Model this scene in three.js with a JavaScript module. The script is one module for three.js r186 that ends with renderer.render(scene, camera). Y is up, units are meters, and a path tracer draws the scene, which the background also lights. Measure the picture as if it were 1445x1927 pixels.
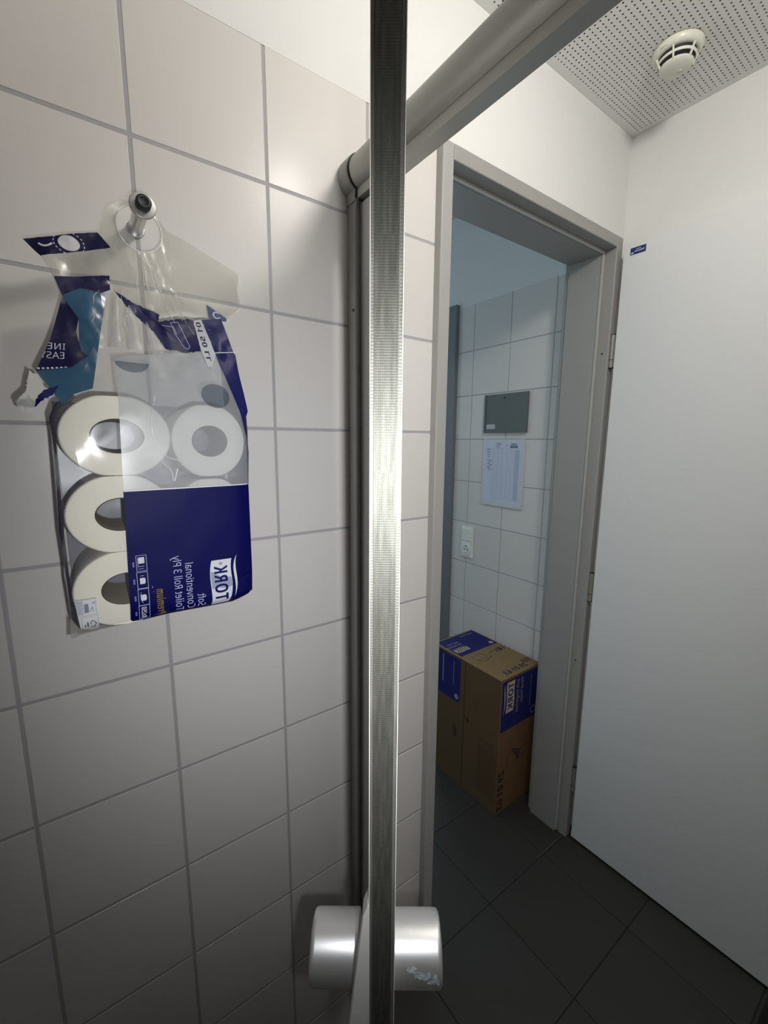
import * as THREE from 'three';
import { RoundedBoxGeometry } from 'three/addons/geometries/RoundedBoxGeometry.js';
import { mergeGeometries as mergeRaw, mergeVertices } from 'three/addons/utils/BufferGeometryUtils.js';
import { TessellateModifier } from 'three/addons/modifiers/TessellateModifier.js';
import { ImprovedNoise } from 'three/addons/math/ImprovedNoise.js';
import { RectAreaLightUniformsLib } from 'three/addons/lights/RectAreaLightUniformsLib.js';

// ------------------------------------------------------------------ camera, lights, exposure
// Metres. Tiled wall = plane z 0, floor = y 0, the room lies at z > 0, the neighbouring washroom at z < 0.
const scene = new THREE.Scene();
scene.background = new THREE.Color(0x000000);
const camera = new THREE.PerspectiveCamera(100.33, 1445 / 1927, 0.02, 30);
camera.position.set(0, 1.49, 0.758);
camera.up.set(0.0891, 0.9866, -0.1368);
camera.lookAt(0 + 0.5741, 1.49 - 0.1631, 0.758 - 0.8024);
const renderer = new THREE.WebGLRenderer({ antialias: true });
renderer.toneMapping = THREE.LinearToneMapping;
renderer.toneMappingExposure = 1.0;
renderer.shadowMap.enabled = true;
RectAreaLightUniformsLib.init();

const LAMP_POWER = 1.02, TORCH_POWER = 1.25, DAY_POWER = 0.6;
// the phone's own LED torch, 2.5 cm beside the lens (its edge shadows lie on the tiles left of the post)
const torch = new THREE.SpotLight(new THREE.Color(0.96, 0.98, 1.0), TORCH_POWER, 0, 0.97, 1, 2);
torch.position.set(0.024, 1.458, 0.771);
torch.target.position.set(0.024 + 0.5741, 1.458 - 0.1631, 0.771 - 0.8024);
torch.shadow.radius = 0.25;
scene.add(torch, torch.target);
// daylight of the washroom behind, from its window
const day = new THREE.RectAreaLight(new THREE.Color(0.36, 0.72, 1.0), DAY_POWER, 1.1, 1.0);
day.position.set(0.1, 1.75, -1.96);
day.lookAt(0.9, 1.2, 0);
scene.add(day);

// ------------------------------------------------------------------ helpers
const noise = new ImprovedNoise();
const mergeGeometries = list => mergeRaw(list.map(g => (g.index ? g.toNonIndexed() : g)));
let seed = 7;
const rnd = () => { seed = (seed * 16807) % 2147483647; return seed / 2147483647; };
const used = {};
function numbered(n) { used[n] = (used[n] ?? -1) + 1; return used[n] ? n + '_' + String(used[n]).padStart(3, '0') : n; }
function std(c, roughness = 0.6, metalness = 0, extra = {}) {
  const m = new THREE.MeshPhysicalMaterial({ roughness, metalness, ...extra });
  m.color = new THREE.Color(c[0], c[1], c[2]);
  return m;
}
function part(name, g, m, parent, label) {
  const o = new THREE.Mesh(g, m); o.name = name; parent.add(o);
  if (label) o.userData.label = label;
  return o;
}
function thing(name, label, category, pos = [0, 0, 0], group) {
  const o = new THREE.Group(); o.name = numbered(name); o.position.set(...pos); scene.add(o);
  o.userData = { label, category };
  if (group) o.userData.group = group;
  return o;
}
function struct(name, label, category) {
  const o = new THREE.Group(); o.name = name; scene.add(o);
  o.userData = { kind: 'structure', label, category };
  return o;
}
const bx = (x0, x1, y0, y1, z0, z1) => new THREE.BoxGeometry(x1 - x0, y1 - y0, z1 - z0).translate((x0 + x1) / 2, (y0 + y1) / 2, (z0 + z1) / 2);
const rbx = (x0, x1, y0, y1, z0, z1, r = 0.002, s = 2) => new RoundedBoxGeometry(x1 - x0, y1 - y0, z1 - z0, s, r).translate((x0 + x1) / 2, (y0 + y1) / 2, (z0 + z1) / 2);
function lathe(pts, seg = 48) { return new THREE.LatheGeometry(pts.map(p => new THREE.Vector2(p[0], p[1])), seg); }
// a bevelled tile: w x h in its plane, front at +z = 0, body behind
const tileCache = {};
function tileGeometry(w, h, t = 0.008, b = 0.0009) {
  const key = [w.toFixed(4), h.toFixed(4), t].join();
  if (tileCache[key]) return tileCache[key];
  const X = w / 2, Y = h / 2, p = [];
  const q = (a, bb, c, d) => p.push(...a, ...bb, ...c, ...a, ...c, ...d);
  const f = [[-X + b, -Y + b, 0], [X - b, -Y + b, 0], [X - b, Y - b, 0], [-X + b, Y - b, 0]];
  const m = [[-X, -Y, -b], [X, -Y, -b], [X, Y, -b], [-X, Y, -b]];
  const k = m.map(v => [v[0], v[1], -t]);
  q(...f);
  for (let i = 0; i < 4; i++) { const j = (i + 1) % 4; q(m[i], m[j], f[j], f[i]); q(k[i], k[j], m[j], m[i]); }
  q(k[3], k[2], k[1], k[0]);
  const g = new THREE.BufferGeometry();
  g.setAttribute('position', new THREE.Float32BufferAttribute(p, 3));
  const uv = []; for (let i = 0; i < p.length; i += 3) uv.push(p[i], p[i + 1]);
  g.setAttribute('uv', new THREE.Float32BufferAttribute(uv, 2));
  g.computeVertexNormals();
  return tileCache[key] = g;
}
function canvas(w, h) { const c = document.createElement('canvas'); c.width = w; c.height = h; return [c, c.getContext('2d')]; }
function canvasTexture(c) { const t = new THREE.CanvasTexture(c); t.colorSpace = THREE.SRGBColorSpace; t.anisotropy = 4; return t; }
function dataTexture(n, fn, srgb = false) {
  const d = new Uint8Array(n * n * 4);
  for (let y = 0; y < n; y++) for (let x = 0; x < n; x++) { const v = fn(x, y); d.set(v, (y * n + x) * 4); }
  const t = new THREE.DataTexture(d, n, n); t.wrapS = t.wrapT = THREE.RepeatWrapping; t.magFilter = THREE.LinearFilter; t.minFilter = THREE.LinearFilter;
  if (srgb) t.colorSpace = THREE.SRGBColorSpace;
  t.needsUpdate = true; return t;
}
// lettering as the photograph shows it (mirror-written): a = direction the word runs, d = direction of the letters' feet
function word(ctx, s, x, y, a, d, height, length, font = 'sans-serif') {
  ctx.save();
  ctx.font = font.replace('PX', '') .includes('px') ? font : `${font.startsWith('bold') ? 'bold ' : ''}100px ${font.replace('bold ', '')}`;
  const w = ctx.measureText(s).width, k = length ? length / w : height / 72;
  const kh = height / 72;
  ctx.setTransform(a[0] * k, a[1] * k, d[0] * kh, d[1] * kh, x, y);
  ctx.fillText(s, 0, 0);
  ctx.restore();
}

// ------------------------------------------------------------------ materials
const tileMats = [0.72, 0.735, 0.705].map((v, i) => std([v, v * 0.965, v * 0.93], 0.24 + 0.02 * i, 0, { specularIntensity: 0.32 }));
const groutMat = std([0.43, 0.42, 0.445], 0.9);
const plasterBump = dataTexture(128, (x, y) => { const v = 128 + 70 * noise.noise(x * 0.31, y * 0.31, 3) + 40 * noise.noise(x * 0.9, y * 0.9, 9); return [v, v, v, 255]; });
const plaster = std([0.80, 0.80, 0.785], 0.85);
const greyWall = std([0.3, 0.3, 0.3], 0.85);
const ceilingMat = std([0.8, 0.8, 0.78], 0.9);
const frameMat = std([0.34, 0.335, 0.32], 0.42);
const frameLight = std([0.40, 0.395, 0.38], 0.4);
const leafMat = std([0.78, 0.785, 0.78], 0.5);
const aluMat = std([0.42, 0.42, 0.39], 0.42, 0.55);
const aluDark = std([0.25, 0.25, 0.235], 0.5, 0.4);
const seamMat = std([0.03, 0.03, 0.03], 0.8);
const steelMat = std([0.62, 0.62, 0.61], 0.34, 0.9);
const rubber = std([0.02, 0.02, 0.022], 0.55);
const floorMats = [0.034, 0.038, 0.031].map(v => std([v * 1.04, v, v * 0.9], 0.62));
const floorGrout = std([0.02, 0.02, 0.021], 0.95);
const whitePlastic = std([0.74, 0.74, 0.70], 0.35);

// ------------------------------------------------------------------ the room
const CEIL = 2.405, RX = 1.462, BX = -0.8, NZ = 1.25, TOP = 2.111;
const OPX0 = 0.675, OPX1 = 1.425, OPY = 2.108;

// wall with the doorway; white square tiles up to the height of the door frame
const wallLeft = struct('wall_left', 'white square-tiled wall with grey joints and plaster above, holding the doorway', 'wall');
part('masonry', mergeGeometries([
  bx(BX - 0.15, OPX0, -0.1, 2.6, -0.13, -0.009), bx(OPX1, RX + 0.2, -0.1, 2.6, -0.13, -0.009), bx(OPX0, OPX1, OPY, 2.6, -0.13, -0.009)]), plaster, wallLeft);
part('plaster', mergeGeometries([
  bx(BX, OPX0, TOP - 0.0008, CEIL + 0.02, -0.0089, 0.0003), bx(OPX0, OPX1, OPY, CEIL + 0.02, -0.0089, 0.0003), bx(OPX1, RX, 0, CEIL + 0.02, -0.0089, 0.0003)]), plaster, wallLeft);
part('joint', bx(BX, OPX0, 0, TOP, -0.0088, -0.0009), groutMat, wallLeft, 'grey tile joints');
{
  const px = 0.199, py = 0.2, j = 0.005;
  for (let i = -4; i <= 3; i++) for (let r = 0; r < 11; r++) {
    let x0 = -0.0993 + px * i + j / 2, x1 = x0 + px - j, y1 = TOP - py * r - (r ? j / 2 : 0), y0 = TOP - py * (r + 1) + j / 2;
    x0 = Math.max(x0, BX + 0.001); x1 = Math.min(x1, OPX0 - 0.001); y0 = Math.max(y0, 0.002);
    if (x1 - x0 < 0.01 || y1 - y0 < 0.01) continue;
    const t = part('tile', tileGeometry(x1 - x0, y1 - y0, 0.0087), tileMats[Math.floor(rnd() * 3)], wallLeft);
    t.position.set((x0 + x1) / 2, (y0 + y1) / 2, (rnd() - 0.5) * 0.0003);
  }
}
const wallRight = struct('wall_right', 'plain white plaster wall behind the open white door', 'wall');
part('plaster', bx(RX, RX + 0.15, -0.1, 2.6, -0.009, NZ + 0.15), plaster, wallRight);
const wallBack = struct('wall_back', 'grey wall at the back of the cubicle, behind the viewer', 'wall');
part('plaster', bx(BX - 0.15, BX, -0.1, 2.6, -0.009, NZ + 0.15), greyWall, wallBack);
const wallNear = struct('wall_near', 'grey wall behind the viewer opposite the tiled wall', 'wall');
part('plaster', bx(BX, RX, -0.1, 2.6, NZ, NZ + 0.15), greyWall, wallNear);

// floor of both rooms: dark square tiles
const floor = struct('floor', 'dark grey square-tiled floor running through the doorway', 'floor');
part('joint', bx(BX - 0.15, RX + 0.2, -0.1, -0.0012, -2.2, NZ + 0.15), floorGrout, floor, 'dark floor joints');
{
  const p = 0.295, j = 0.0028;
  for (let i = -6; i < 2; i++) for (let k = -5; k < 5; k++) {
    let x0 = 0.97 + p * i + j / 2, x1 = x0 + p - j, z0 = 0.013 + p * k + j / 2, z1 = z0 + p - j;
    x0 = Math.max(x0, BX + 0.001); x1 = Math.min(x1, 1.505); z1 = Math.min(z1, NZ - 0.001);
    if (x1 - x0 < 0.01 || z1 - z0 < 0.01) continue;
    const t = part('floor_tile', tileGeometry(x1 - x0, z1 - z0, 0.009, 0.0007), floorMats[Math.floor(rnd() * 3)], floor);
    t.rotation.x = -Math.PI / 2; t.position.set((x0 + x1) / 2, 0, (z0 + z1) / 2);
  }
}
// perforated ceiling: a plain margin, a field of punched holes, a dark fleece above it
const ceiling = struct('ceiling', 'white perforated plasterboard ceiling with a plain margin', 'ceiling');
part('slab', bx(BX - 0.15, RX + 0.15, CEIL + 0.03, CEIL + 0.15, -0.009, NZ + 0.15), plaster, ceiling);
{
  const m = 0.018, x0 = BX, x1 = RX, z0 = 0, z1 = NZ;
  part('margin', mergeGeometries([bx(x0, x1, CEIL, CEIL + 0.029, z0, z0 + m), bx(x0, x1, CEIL, CEIL + 0.029, z1 - m, z1), bx(x0, x0 + m, CEIL, CEIL + 0.029, z0 + m, z1 - m), bx(x1 - m, x1, CEIL, CEIL + 0.029, z0 + m, z1 - m)]), ceilingMat, ceiling);
  const w = x1 - x0 - 2 * m, d = z1 - z0 - 2 * m;
  const holes = dataTexture(64, (x, y) => [255, 255, 255, Math.hypot(x - 31.5, y - 31.5) < 10.5 ? 0 : 255]);
  holes.repeat.set(Math.round(w / 0.0122), Math.round(d / 0.0122));
  const fieldMat = std([0.8, 0.8, 0.78], 0.9, 0, { map: holes, alphaTest: 0.5, side: THREE.DoubleSide });
  const g = new THREE.PlaneGeometry(w, d); g.rotateX(Math.PI / 2); g.translate((x0 + x1) / 2, CEIL, (z0 + z1) / 2);
  part('perforated_field', g, fieldMat, ceiling, 'field of punched round holes');
  part('fleece', bx(x0 + m, x1 - m, CEIL + 0.012, CEIL + 0.028, z0 + m, z1 - m), std([0.05, 0.05, 0.055], 0.95), ceiling, 'dark fleece behind the holes');
}

// ------------------------------------------------------------------ ceiling lamp above the space outside the cubicle (its reflection glows in the tiles)
{
  const L = thing('ceiling_lamp', 'opal globe ceiling lamp outside the cubicle, reflected in the upper tiles', 'lamp', [0.62, CEIL, 0.69]);
  part('base', lathe([[0, 0], [0.075, 0], [0.078, -0.006], [0.078, -0.016], [0.07, -0.018], [0, -0.018]]), whitePlastic, L);
  const glow = std([0.9, 0.88, 0.84], 0.4, 0, { emissive: new THREE.Color(1.0, 0.92, 0.82), emissiveIntensity: 1.2 });
  const globe = []; for (let i = 0; i <= 24; i++) { const t = 0.56 + (Math.PI - 0.56) * i / 24; globe.push([Math.max(0, 0.125 * Math.sin(t)), -0.122 + 0.125 * Math.cos(t)]); }
  part('lamp_shade', lathe(globe, 48), glow, L, 'glowing opal glass globe');
  const p = new THREE.PointLight(new THREE.Color(1.0, 0.955, 0.895), LAMP_POWER, 0, 2);
  p.position.set(0, -0.122, 0); p.shadow.radius = 3.2; L.add(p);
}

// ------------------------------------------------------------------ doorway: steel frame with rebate
const trim = struct('trim_1', 'grey steel door frame with rebate around the doorway', 'door frame');
{
  const z1 = 0.02, z0 = -0.13, f = 0.032, X0 = 0.672, X1 = 1.424, Y1 = 2.109;
  const reb = -0.022, st = 0.011;
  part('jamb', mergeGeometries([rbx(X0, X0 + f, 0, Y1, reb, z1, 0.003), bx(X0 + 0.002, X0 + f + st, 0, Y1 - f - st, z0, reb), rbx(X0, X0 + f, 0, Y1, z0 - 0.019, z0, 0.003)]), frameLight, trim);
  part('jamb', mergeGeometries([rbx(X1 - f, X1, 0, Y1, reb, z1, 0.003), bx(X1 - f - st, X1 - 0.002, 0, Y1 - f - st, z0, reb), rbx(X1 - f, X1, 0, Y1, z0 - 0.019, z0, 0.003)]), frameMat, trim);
  part('head', mergeGeometries([rbx(X0 + f, X1 - f, Y1 - f, Y1, reb, z1, 0.003), bx(X0 + 0.002, X1 - 0.002, Y1 - f - st, Y1 - 0.002, z0, reb), rbx(X0 + f, X1 - f, Y1 - f, Y1, z0 - 0.019, z0, 0.003)]), frameMat, trim);
  const seal = std([0.42, 0.42, 0.41], 0.6);
  part('seal', mergeGeometries([rbx(X0 + f, X0 + f + st, 0.01, Y1 - f - st, reb, reb + 0.008, 0.003), rbx(X1 - f - st, X1 - f, 0.01, Y1 - f - st, reb, reb + 0.008, 0.003), rbx(X0 + f, X1 - f, Y1 - f - st, Y1 - f, reb, reb + 0.008, 0.003)]), seal, trim, 'light grey rubber door seal');
  part('sealant_bead', mergeGeometries([rbx(X1 - f - st - 0.005, X1 - f - st, 0, 0.004, z0, reb, 0.001), rbx(X1 - f - 0.16, X1 - f, 0, 0.0015, 0.006, 0.0095, 0.0005)]), std([0.085, 0.085, 0.082], 0.7), trim, 'pale sealant line along the floor');
  for (const y of [1.77, 0.72]) part('screw_hole', new THREE.CylinderGeometry(0.003, 0.003, 0.001, 16).rotateZ(Math.PI / 2).translate(X1 - f - 0.0003, y, 0.0), seamMat, trim);
}
// open door leaf against the right wall
{
  const D = new THREE.Group(); D.name = 'door_1'; scene.add(D);
  D.position.set(1.403, 0, 0.034); D.rotation.y = 0.03;
  D.userData = { kind: 'structure', label: 'open white flush door leaf lying against the right wall', category: 'door' };
  part('leaf', rbx(0, 0.034, 0.012, 2.079, 0, 0.72, 0.0015), leafMat, D);
  for (const y of [1.775, 1.0, 0.25]) {
    const h = part('hinge', mergeGeometries([new THREE.CylinderGeometry(0.0075, 0.0075, 0.1, 20).translate(0.002, y, -0.010), bx(0.002, 0.02, y - 0.045, y + 0.045, -0.012, -0.0005)]), std([0.3, 0.29, 0.26], 0.45, 0.4), D, 'dull steel hinge');
    part('hinge_gap', mergeGeometries([0.05, -0.026, -0.0505].map(d => new THREE.CylinderGeometry(0.0077, 0.0077, 0.0022, 20).translate(0.002, y + d, -0.010))), seamMat, h);
  }
  const [c, x] = canvas(256, 128);
  x.fillStyle = '#1b2a66'; x.fillRect(0, 0, 256, 128);
  x.fillStyle = '#dfe3ee';
  for (const [a, b, w, h] of [[92, 34, 30, 9], [130, 32, 44, 10], [70, 66, 22, 16], [98, 64, 18, 18], [120, 66, 26, 16], [150, 62, 20, 20], [176, 60, 24, 20], [208, 54, 18, 26]]) x.fillRect(a, b, w, h);
  x.beginPath(); x.moveTo(12, 112); x.lineTo(20, 78); x.lineTo(58, 88); x.lineTo(56, 108); x.fill();
  const g = new THREE.PlaneGeometry(0.043, 0.0195); g.rotateY(-Math.PI / 2); g.translate(-0.0006, 2.0535, 0.042);
  part('sticker', g, std([1, 1, 1], 0.4, 0, { map: canvasTexture(c) }), D, 'small dark blue sticker with white print');
}

// ------------------------------------------------------------------ washroom behind the doorway
const FX = 1.51;
const wallFar = struct('wall_far_right', 'white square-tiled wall seen through the doorway, in cool daylight', 'wall');
part('masonry', mergeGeometries([bx(FX + 0.009, FX + 0.15, -0.1, 2.7, -0.79, -0.13), bx(FX + 0.009, FX + 0.15, 2.08, 2.7, -2.0, -0.79), bx(FX + 0.009, FX + 0.15, -0.1, 2.7, -2.1, -1.62)]), plaster, wallFar);
part('plaster', bx(FX + 0.0005, FX + 0.0089, 2.098, 2.6, -2.1, -0.13), plaster, wallFar);
part('joint', bx(FX + 0.0016, FX + 0.0088, 0, 2.098, -0.79, -0.13), groutMat, wallFar, 'grey tile joints');
{
  const p = 0.204, q = 0.1985, j = 0.004;
  for (let k = 0; k < 4; k++) for (let r = 0; r < 11; r++) {
    const z1 = Math.min(-0.05 - p * k - j / 2, -0.132), z0 = Math.max(-0.05 - p * (k + 1) + j / 2, -0.788);
    const y1 = 2.098 - q * r - (r ? j / 2 : 0), y0 = Math.max(2.098 - q * (r + 1) + j / 2, 0.002);
    if (z1 - z0 < 0.01 || y1 - y0 < 0.01) continue;
    const t = part('tile', tileGeometry(z1 - z0, y1 - y0, 0.0087), tileMats[Math.floor(rnd() * 3)], wallFar);
    t.rotation.y = -Math.PI / 2; t.position.set(FX, (y0 + y1) / 2, (z0 + z1) / 2);
  }
}
const wallFarLeft = struct('wall_far_left', 'plain white side wall of the washroom behind', 'wall');
part('plaster', bx(BX - 0.15, BX, -0.1, 2.7, -2.1, -0.13), plaster, wallFarLeft);
const wallFarBack = struct('wall_far_back', 'plain white end wall of the washroom behind, with a window', 'wall');
part('plaster', mergeGeometries([bx(BX, FX + 0.15, -0.1, 1.2, -2.2, -2.0), bx(BX, FX + 0.15, 2.3, 2.7, -2.2, -2.0), bx(BX, -0.5, 1.2, 2.3, -2.2, -2.0), bx(0.7, FX + 0.15, 1.2, 2.3, -2.2, -2.0)]), plaster, wallFarBack);
const ceilFar = struct('ceiling_far', 'plain white ceiling of the washroom behind', 'ceiling');
part('slab', bx(BX - 0.15, FX + 0.15, 2.5, 2.7, -2.2, -0.13), plaster, ceilFar);
function litWindow(name, label, x0, x1, y0, y1, z0, z1, along) {
  const W = struct(name, label, 'window');
  const fm = std([0.6, 0.6, 0.6], 0.4);
  const glow = std([0.8, 0.85, 0.9], 0.3, 0, { emissive: new THREE.Color(0.66, 0.88, 1.0), emissiveIntensity: 0.9 });
  const t = 0.022;
  if (along === 'x') {
    part('pane', bx(x0 + t, x1 - t, y0 + t, y1 - t, z0 + 0.01, z0 + 0.02), glow, W, 'daylit obscured glass');
    part('window_frame', mergeGeometries([bx(x0, x1, y0, y0 + t, z0, z1), bx(x0, x1, y1 - t, y1, z0, z1), bx(x0, x0 + t, y0 + t, y1 - t, z0, z1), bx(x1 - t, x1, y0 + t, y1 - t, z0, z1)]), fm, W);
  } else {
    part('pane', bx(x1 - 0.02, x1 - 0.01, y0 + t, y1 - t, z0 + t, z1 - t), glow, W, 'daylit glass');
    part('window_frame', mergeGeometries([bx(x0, x1, y0, y0 + t, z0, z1), bx(x0, x1, y1 - t, y1, z0, z1), bx(x0, x1, y0 + t, y1 - t, z0, z0 + t), bx(x0, x1, y0 + t, y1 - t, z1 - t, z1)]), fm, W);
  }
  return W;
}
litWindow('window_1', 'daylit window in the end wall of the washroom behind', -0.5, 0.7, 1.2, 2.3, -2.1, -2.04, 'x');
litWindow('window_2', 'bright glazed door beyond the grey frame, a thin bright line in the doorway', FX + 0.03, FX + 0.1, 0.0, 2.05, -1.62, -0.79, 'z');
const trim2 = struct('trim_2', 'blue-grey frame of a further door at the far end of the tiled washroom wall', 'door frame');
part('jamb', rbx(FX - 0.022, FX + 0.03, 0, 2.115, -0.812, -0.757, 0.003), std([0.2, 0.21, 0.225], 0.5), trim2);
part('head', rbx(FX - 0.022, FX + 0.03, 2.055, 2.115, -1.66, -0.813, 0.003), std([0.2, 0.21, 0.225], 0.5), trim2);
part('jamb', rbx(FX - 0.022, FX + 0.03, 0, 2.115, -1.72, -1.661, 0.003), std([0.2, 0.21, 0.225], 0.5), trim2);

// ------------------------------------------------------------------ cubicle: head rail, wall post, narrow side panel
{
  const C = thing('cubicle_frame', 'grey aluminium cubicle frame: rounded head rail on a wall post', 'frame');
  const cx = 0.467, cy = 1.967, r = 0.031;
  const rail = new THREE.Shape();
  for (let i = 0; i <= 56; i++) { const a = -Math.PI / 2 + 0.45 + (2 * Math.PI - 0.9) * i / 56; const X = cx + r * Math.cos(a), Y = cy + r * Math.sin(a); i ? rail.lineTo(X, Y) : rail.moveTo(X, Y); }
  rail.lineTo(cx - 0.0132, 1.9225); rail.lineTo(cx + 0.0132, 1.9225);
  const g = new THREE.ExtrudeGeometry(rail, { depth: NZ - 0.034, bevelEnabled: false, curveSegments: 24 }); g.translate(0, 0, 0.034);
  part('head_rail', g, aluMat, C);
  part('rail_groove', mergeGeometries([bx(cx - 0.0138, cx - 0.0131, 1.9385, 1.9405, 0.036, NZ), bx(cx + 0.0131, cx + 0.0138, 1.9385, 1.9405, 0.036, NZ)]), aluDark, C);
  const cap = new THREE.Shape();
  for (let i = 0; i <= 48; i++) { const a = -Math.PI / 2 + 0.5 + (2 * Math.PI - 1.0) * i / 48; const X = cx + (r + 0.002) * Math.cos(a), Y = cy + (r + 0.002) * Math.sin(a); i ? cap.lineTo(X, Y) : cap.moveTo(X, Y); }
  cap.lineTo(cx - 0.016, 1.921); cap.lineTo(cx + 0.016, 1.921);
  const cg = new THREE.ExtrudeGeometry(cap, { depth: 0.028, bevelEnabled: true, bevelSize: 0.0012, bevelThickness: 0.0015, bevelSegments: 2 }); cg.translate(0, 0, 0.002);
  part('end_cap', cg, std([0.36, 0.36, 0.33], 0.5, 0.2), C, 'dull grey plastic end cap');
  const sg = new THREE.ExtrudeGeometry(cap, { depth: 0.0018, bevelEnabled: false }); sg.translate(0, 0, 0.0318);
  part('cap_seam', sg, seamMat, C);
  const post = part('wall_post', mergeGeometries([rbx(0.452, 0.497, 0.1, 1.922, 0.0, 0.03, 0.002)]), aluMat, C);
  part('post_lip', rbx(0.4505, 0.456, 0.1, 1.922, 0.03, 0.036, 0.001), aluDark, post);
  part('screw', new THREE.CylinderGeometry(0.0028, 0.0028, 0.001, 16).rotateZ(Math.PI / 2).translate(0.4518, 1.735, 0.022), seamMat, post);
  part('side_panel', rbx(0.462, 0.484, 0.14, 1.918, 0.031, 0.088, 0.001), std([0.72, 0.72, 0.69], 0.5), C, 'narrow pale side panel at the hinge');
}

// ------------------------------------------------------------------ cubicle door, seen edge-on
{
  const T = 0.0215, w = 0.49, D0 = 0.29;
  const G = thing('cubicle_door', 'half-open cubicle door seen edge-on, with woven-look grey edge and silver knobs', 'door');
  const dir = new THREE.Vector2(0.58396, -0.81178);       // from the near edge to the hinge
  G.position.set(dir.x * D0, 0, 0.758 + dir.y * D0);
  G.rotation.y = Math.atan2(dir.x, dir.y) + Math.PI;       // local -z runs to the hinge, local -x is the cubicle side
  const Y0 = 0.14, Y1 = 1.912;
  part('core', bx(-T / 2 + 0.0006, T / 2 - 0.0006, Y0, Y1, -w, -0.001), std([0.3, 0.29, 0.27], 0.8), G);
  const lam = std([0.74, 0.74, 0.735], 0.4);
  part('laminate_face', bx(-T / 2, -T / 2 + 0.00045, Y0, Y1, -w, 0.0002), lam, G, 'white laminate face');
  part('laminate_face', bx(T / 2 - 0.00045, T / 2, Y0, Y1, -w, 0.0002), lam, G, 'white laminate face');
  // edge profile: a woven-embossed metal band between two darker strips
  const weave = dataTexture(64, (x, y) => {
    const a = Math.sin(x / 64 * Math.PI * 2), b = Math.sin(y / 64 * Math.PI * 2);
    const v = 128 + 70 * a * 0.6 + 80 * b * 0.7 + 26 * noise.noise(x * 0.4, y * 0.4, 1); return [Math.max(0, Math.min(255, v)), Math.max(0, Math.min(255, v)), Math.max(0, Math.min(255, v)), 255];
  });
  const patch = dataTexture(256, (x, y) => {
    const n = 0.5 + 0.5 * noise.noise(x * 0.06, y * 0.02, 5) + 0.22 * noise.noise(x * 0.3, y * 0.3, 2);
    const v = Math.max(0, Math.min(255, 168 + 60 * (n - 0.5) + 20 * (rnd() - 0.5))); return [v, v, v * 0.95, 255];
  }, true);
  const H = Y1 - Y0;
  const wv = (rx, ry) => { const t = weave.clone(); t.repeat.set(rx, ry); t.needsUpdate = true; return t; };
  const pt = (rx, ry) => { const t = patch.clone(); t.repeat.set(rx, ry); t.needsUpdate = true; return t; };
  const band = std([0.25, 0.25, 0.24], 0.55, 0.7, { map: pt(0.4, 12), bumpMap: wv(11, H / 0.0017), bumpScale: 0.00009 });
  const strip = std([0.42, 0.41, 0.39], 0.55, 0.5, { map: pt(0.1, 12), bumpMap: wv(1, H / 0.0022), bumpScale: 0.00015 });
  const pl = (x0, x1, z) => new THREE.PlaneGeometry(x1 - x0, H).translate((x0 + x1) / 2, (Y0 + Y1) / 2, z);
  part('edge_band', mergeGeometries([rbxPlain(-0.0080, 0.0078, Y0, Y1, -0.001, 0.0004)]), band, G, 'silvery edge band with a woven texture');
  part('edge_strip', rbxPlain(-T / 2 + 0.0006, -0.0082, Y0, Y1, -0.001, -0.0003), strip, G);
  part('edge_strip', rbxPlain(0.0080, T / 2 - 0.0006, Y0, Y1, -0.001, -0.0003), strip, G);
  function rbxPlain(x0, x1, y0, y1, z0, z1) { return bx(x0, x1, y0, y1, z0, z1); }
  // lock cover on the cubicle side, thicker towards its foot
  const s = new THREE.Shape([[-T / 2 - 0.0004, 1.116], [-T / 2 - 0.0040, 1.106], [-T / 2 - 0.0170, 0.982], [-T / 2 - 0.0170, 0.86], [-T / 2, 0.86], [-T / 2, 1.116]].map(p => new THREE.Vector2(...p)));
  const lg = new THREE.ExtrudeGeometry(s, { depth: 0.014, bevelEnabled: true, bevelSize: 0.0006, bevelThickness: 0.0006, bevelSegments: 2 }); lg.translate(-0.0003, 0, -0.0152);
  part('lock_cover', lg, std([0.55, 0.55, 0.53], 0.5), G, 'pale grey tapering lock cover');
  // knobs
  const knob = std([0.72, 0.72, 0.73], 0.4, 0.85);
  const kg = lathe([[0, -0.012], [0.012, -0.012], [0.012, 0], [0.0285, 0], [0.0295, 0.001], [0.0295, 0.042], [0.0289, 0.0452], [0.027, 0.0467], [0, 0.047]], 72);
  const ky = 0.99, kz = -0.062;
  const kr = part('knob', kg.clone().rotateZ(-Math.PI / 2).translate(T / 2 + 0.0003, ky, kz), knob, G, 'silver cylindrical knob with a scuffed patch');
  part('knob', kg.clone().rotateZ(Math.PI / 2).translate(-T / 2 - 0.0115, ky, kz), knob, G, 'silver cylindrical knob');
  // peeling film scraps on the right knob
  const sc = [];
  for (let i = 0; i < 13; i++) {
    const a = 0.42 - i * 0.028 + 0.16 * (rnd() - 0.5), px = 0.016 + i * 0.0021, gg = new THREE.PlaneGeometry(0.004 + 0.003 * rnd(), 0.003 + 0.003 * rnd(), 3, 3);
    const pp = gg.attributes.position; for (let k = 0; k < pp.count; k++) pp.setZ(k, 0.0016 * rnd());
    gg.rotateZ(rnd() * 3); gg.rotateX(-a + 0.3 * (rnd() - 0.5)); gg.computeVertexNormals(); gg.translate(T / 2 + px, ky + 0.0297 * Math.sin(a), kz + 0.0297 * Math.cos(a)); sc.push(gg);
  }
  part('film_scrap', mergeGeometries(sc), std([0.34, 0.38, 0.41], 0.35, 0, { side: THREE.DoubleSide }), kr, 'peeling pale scraps of film');
}

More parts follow.
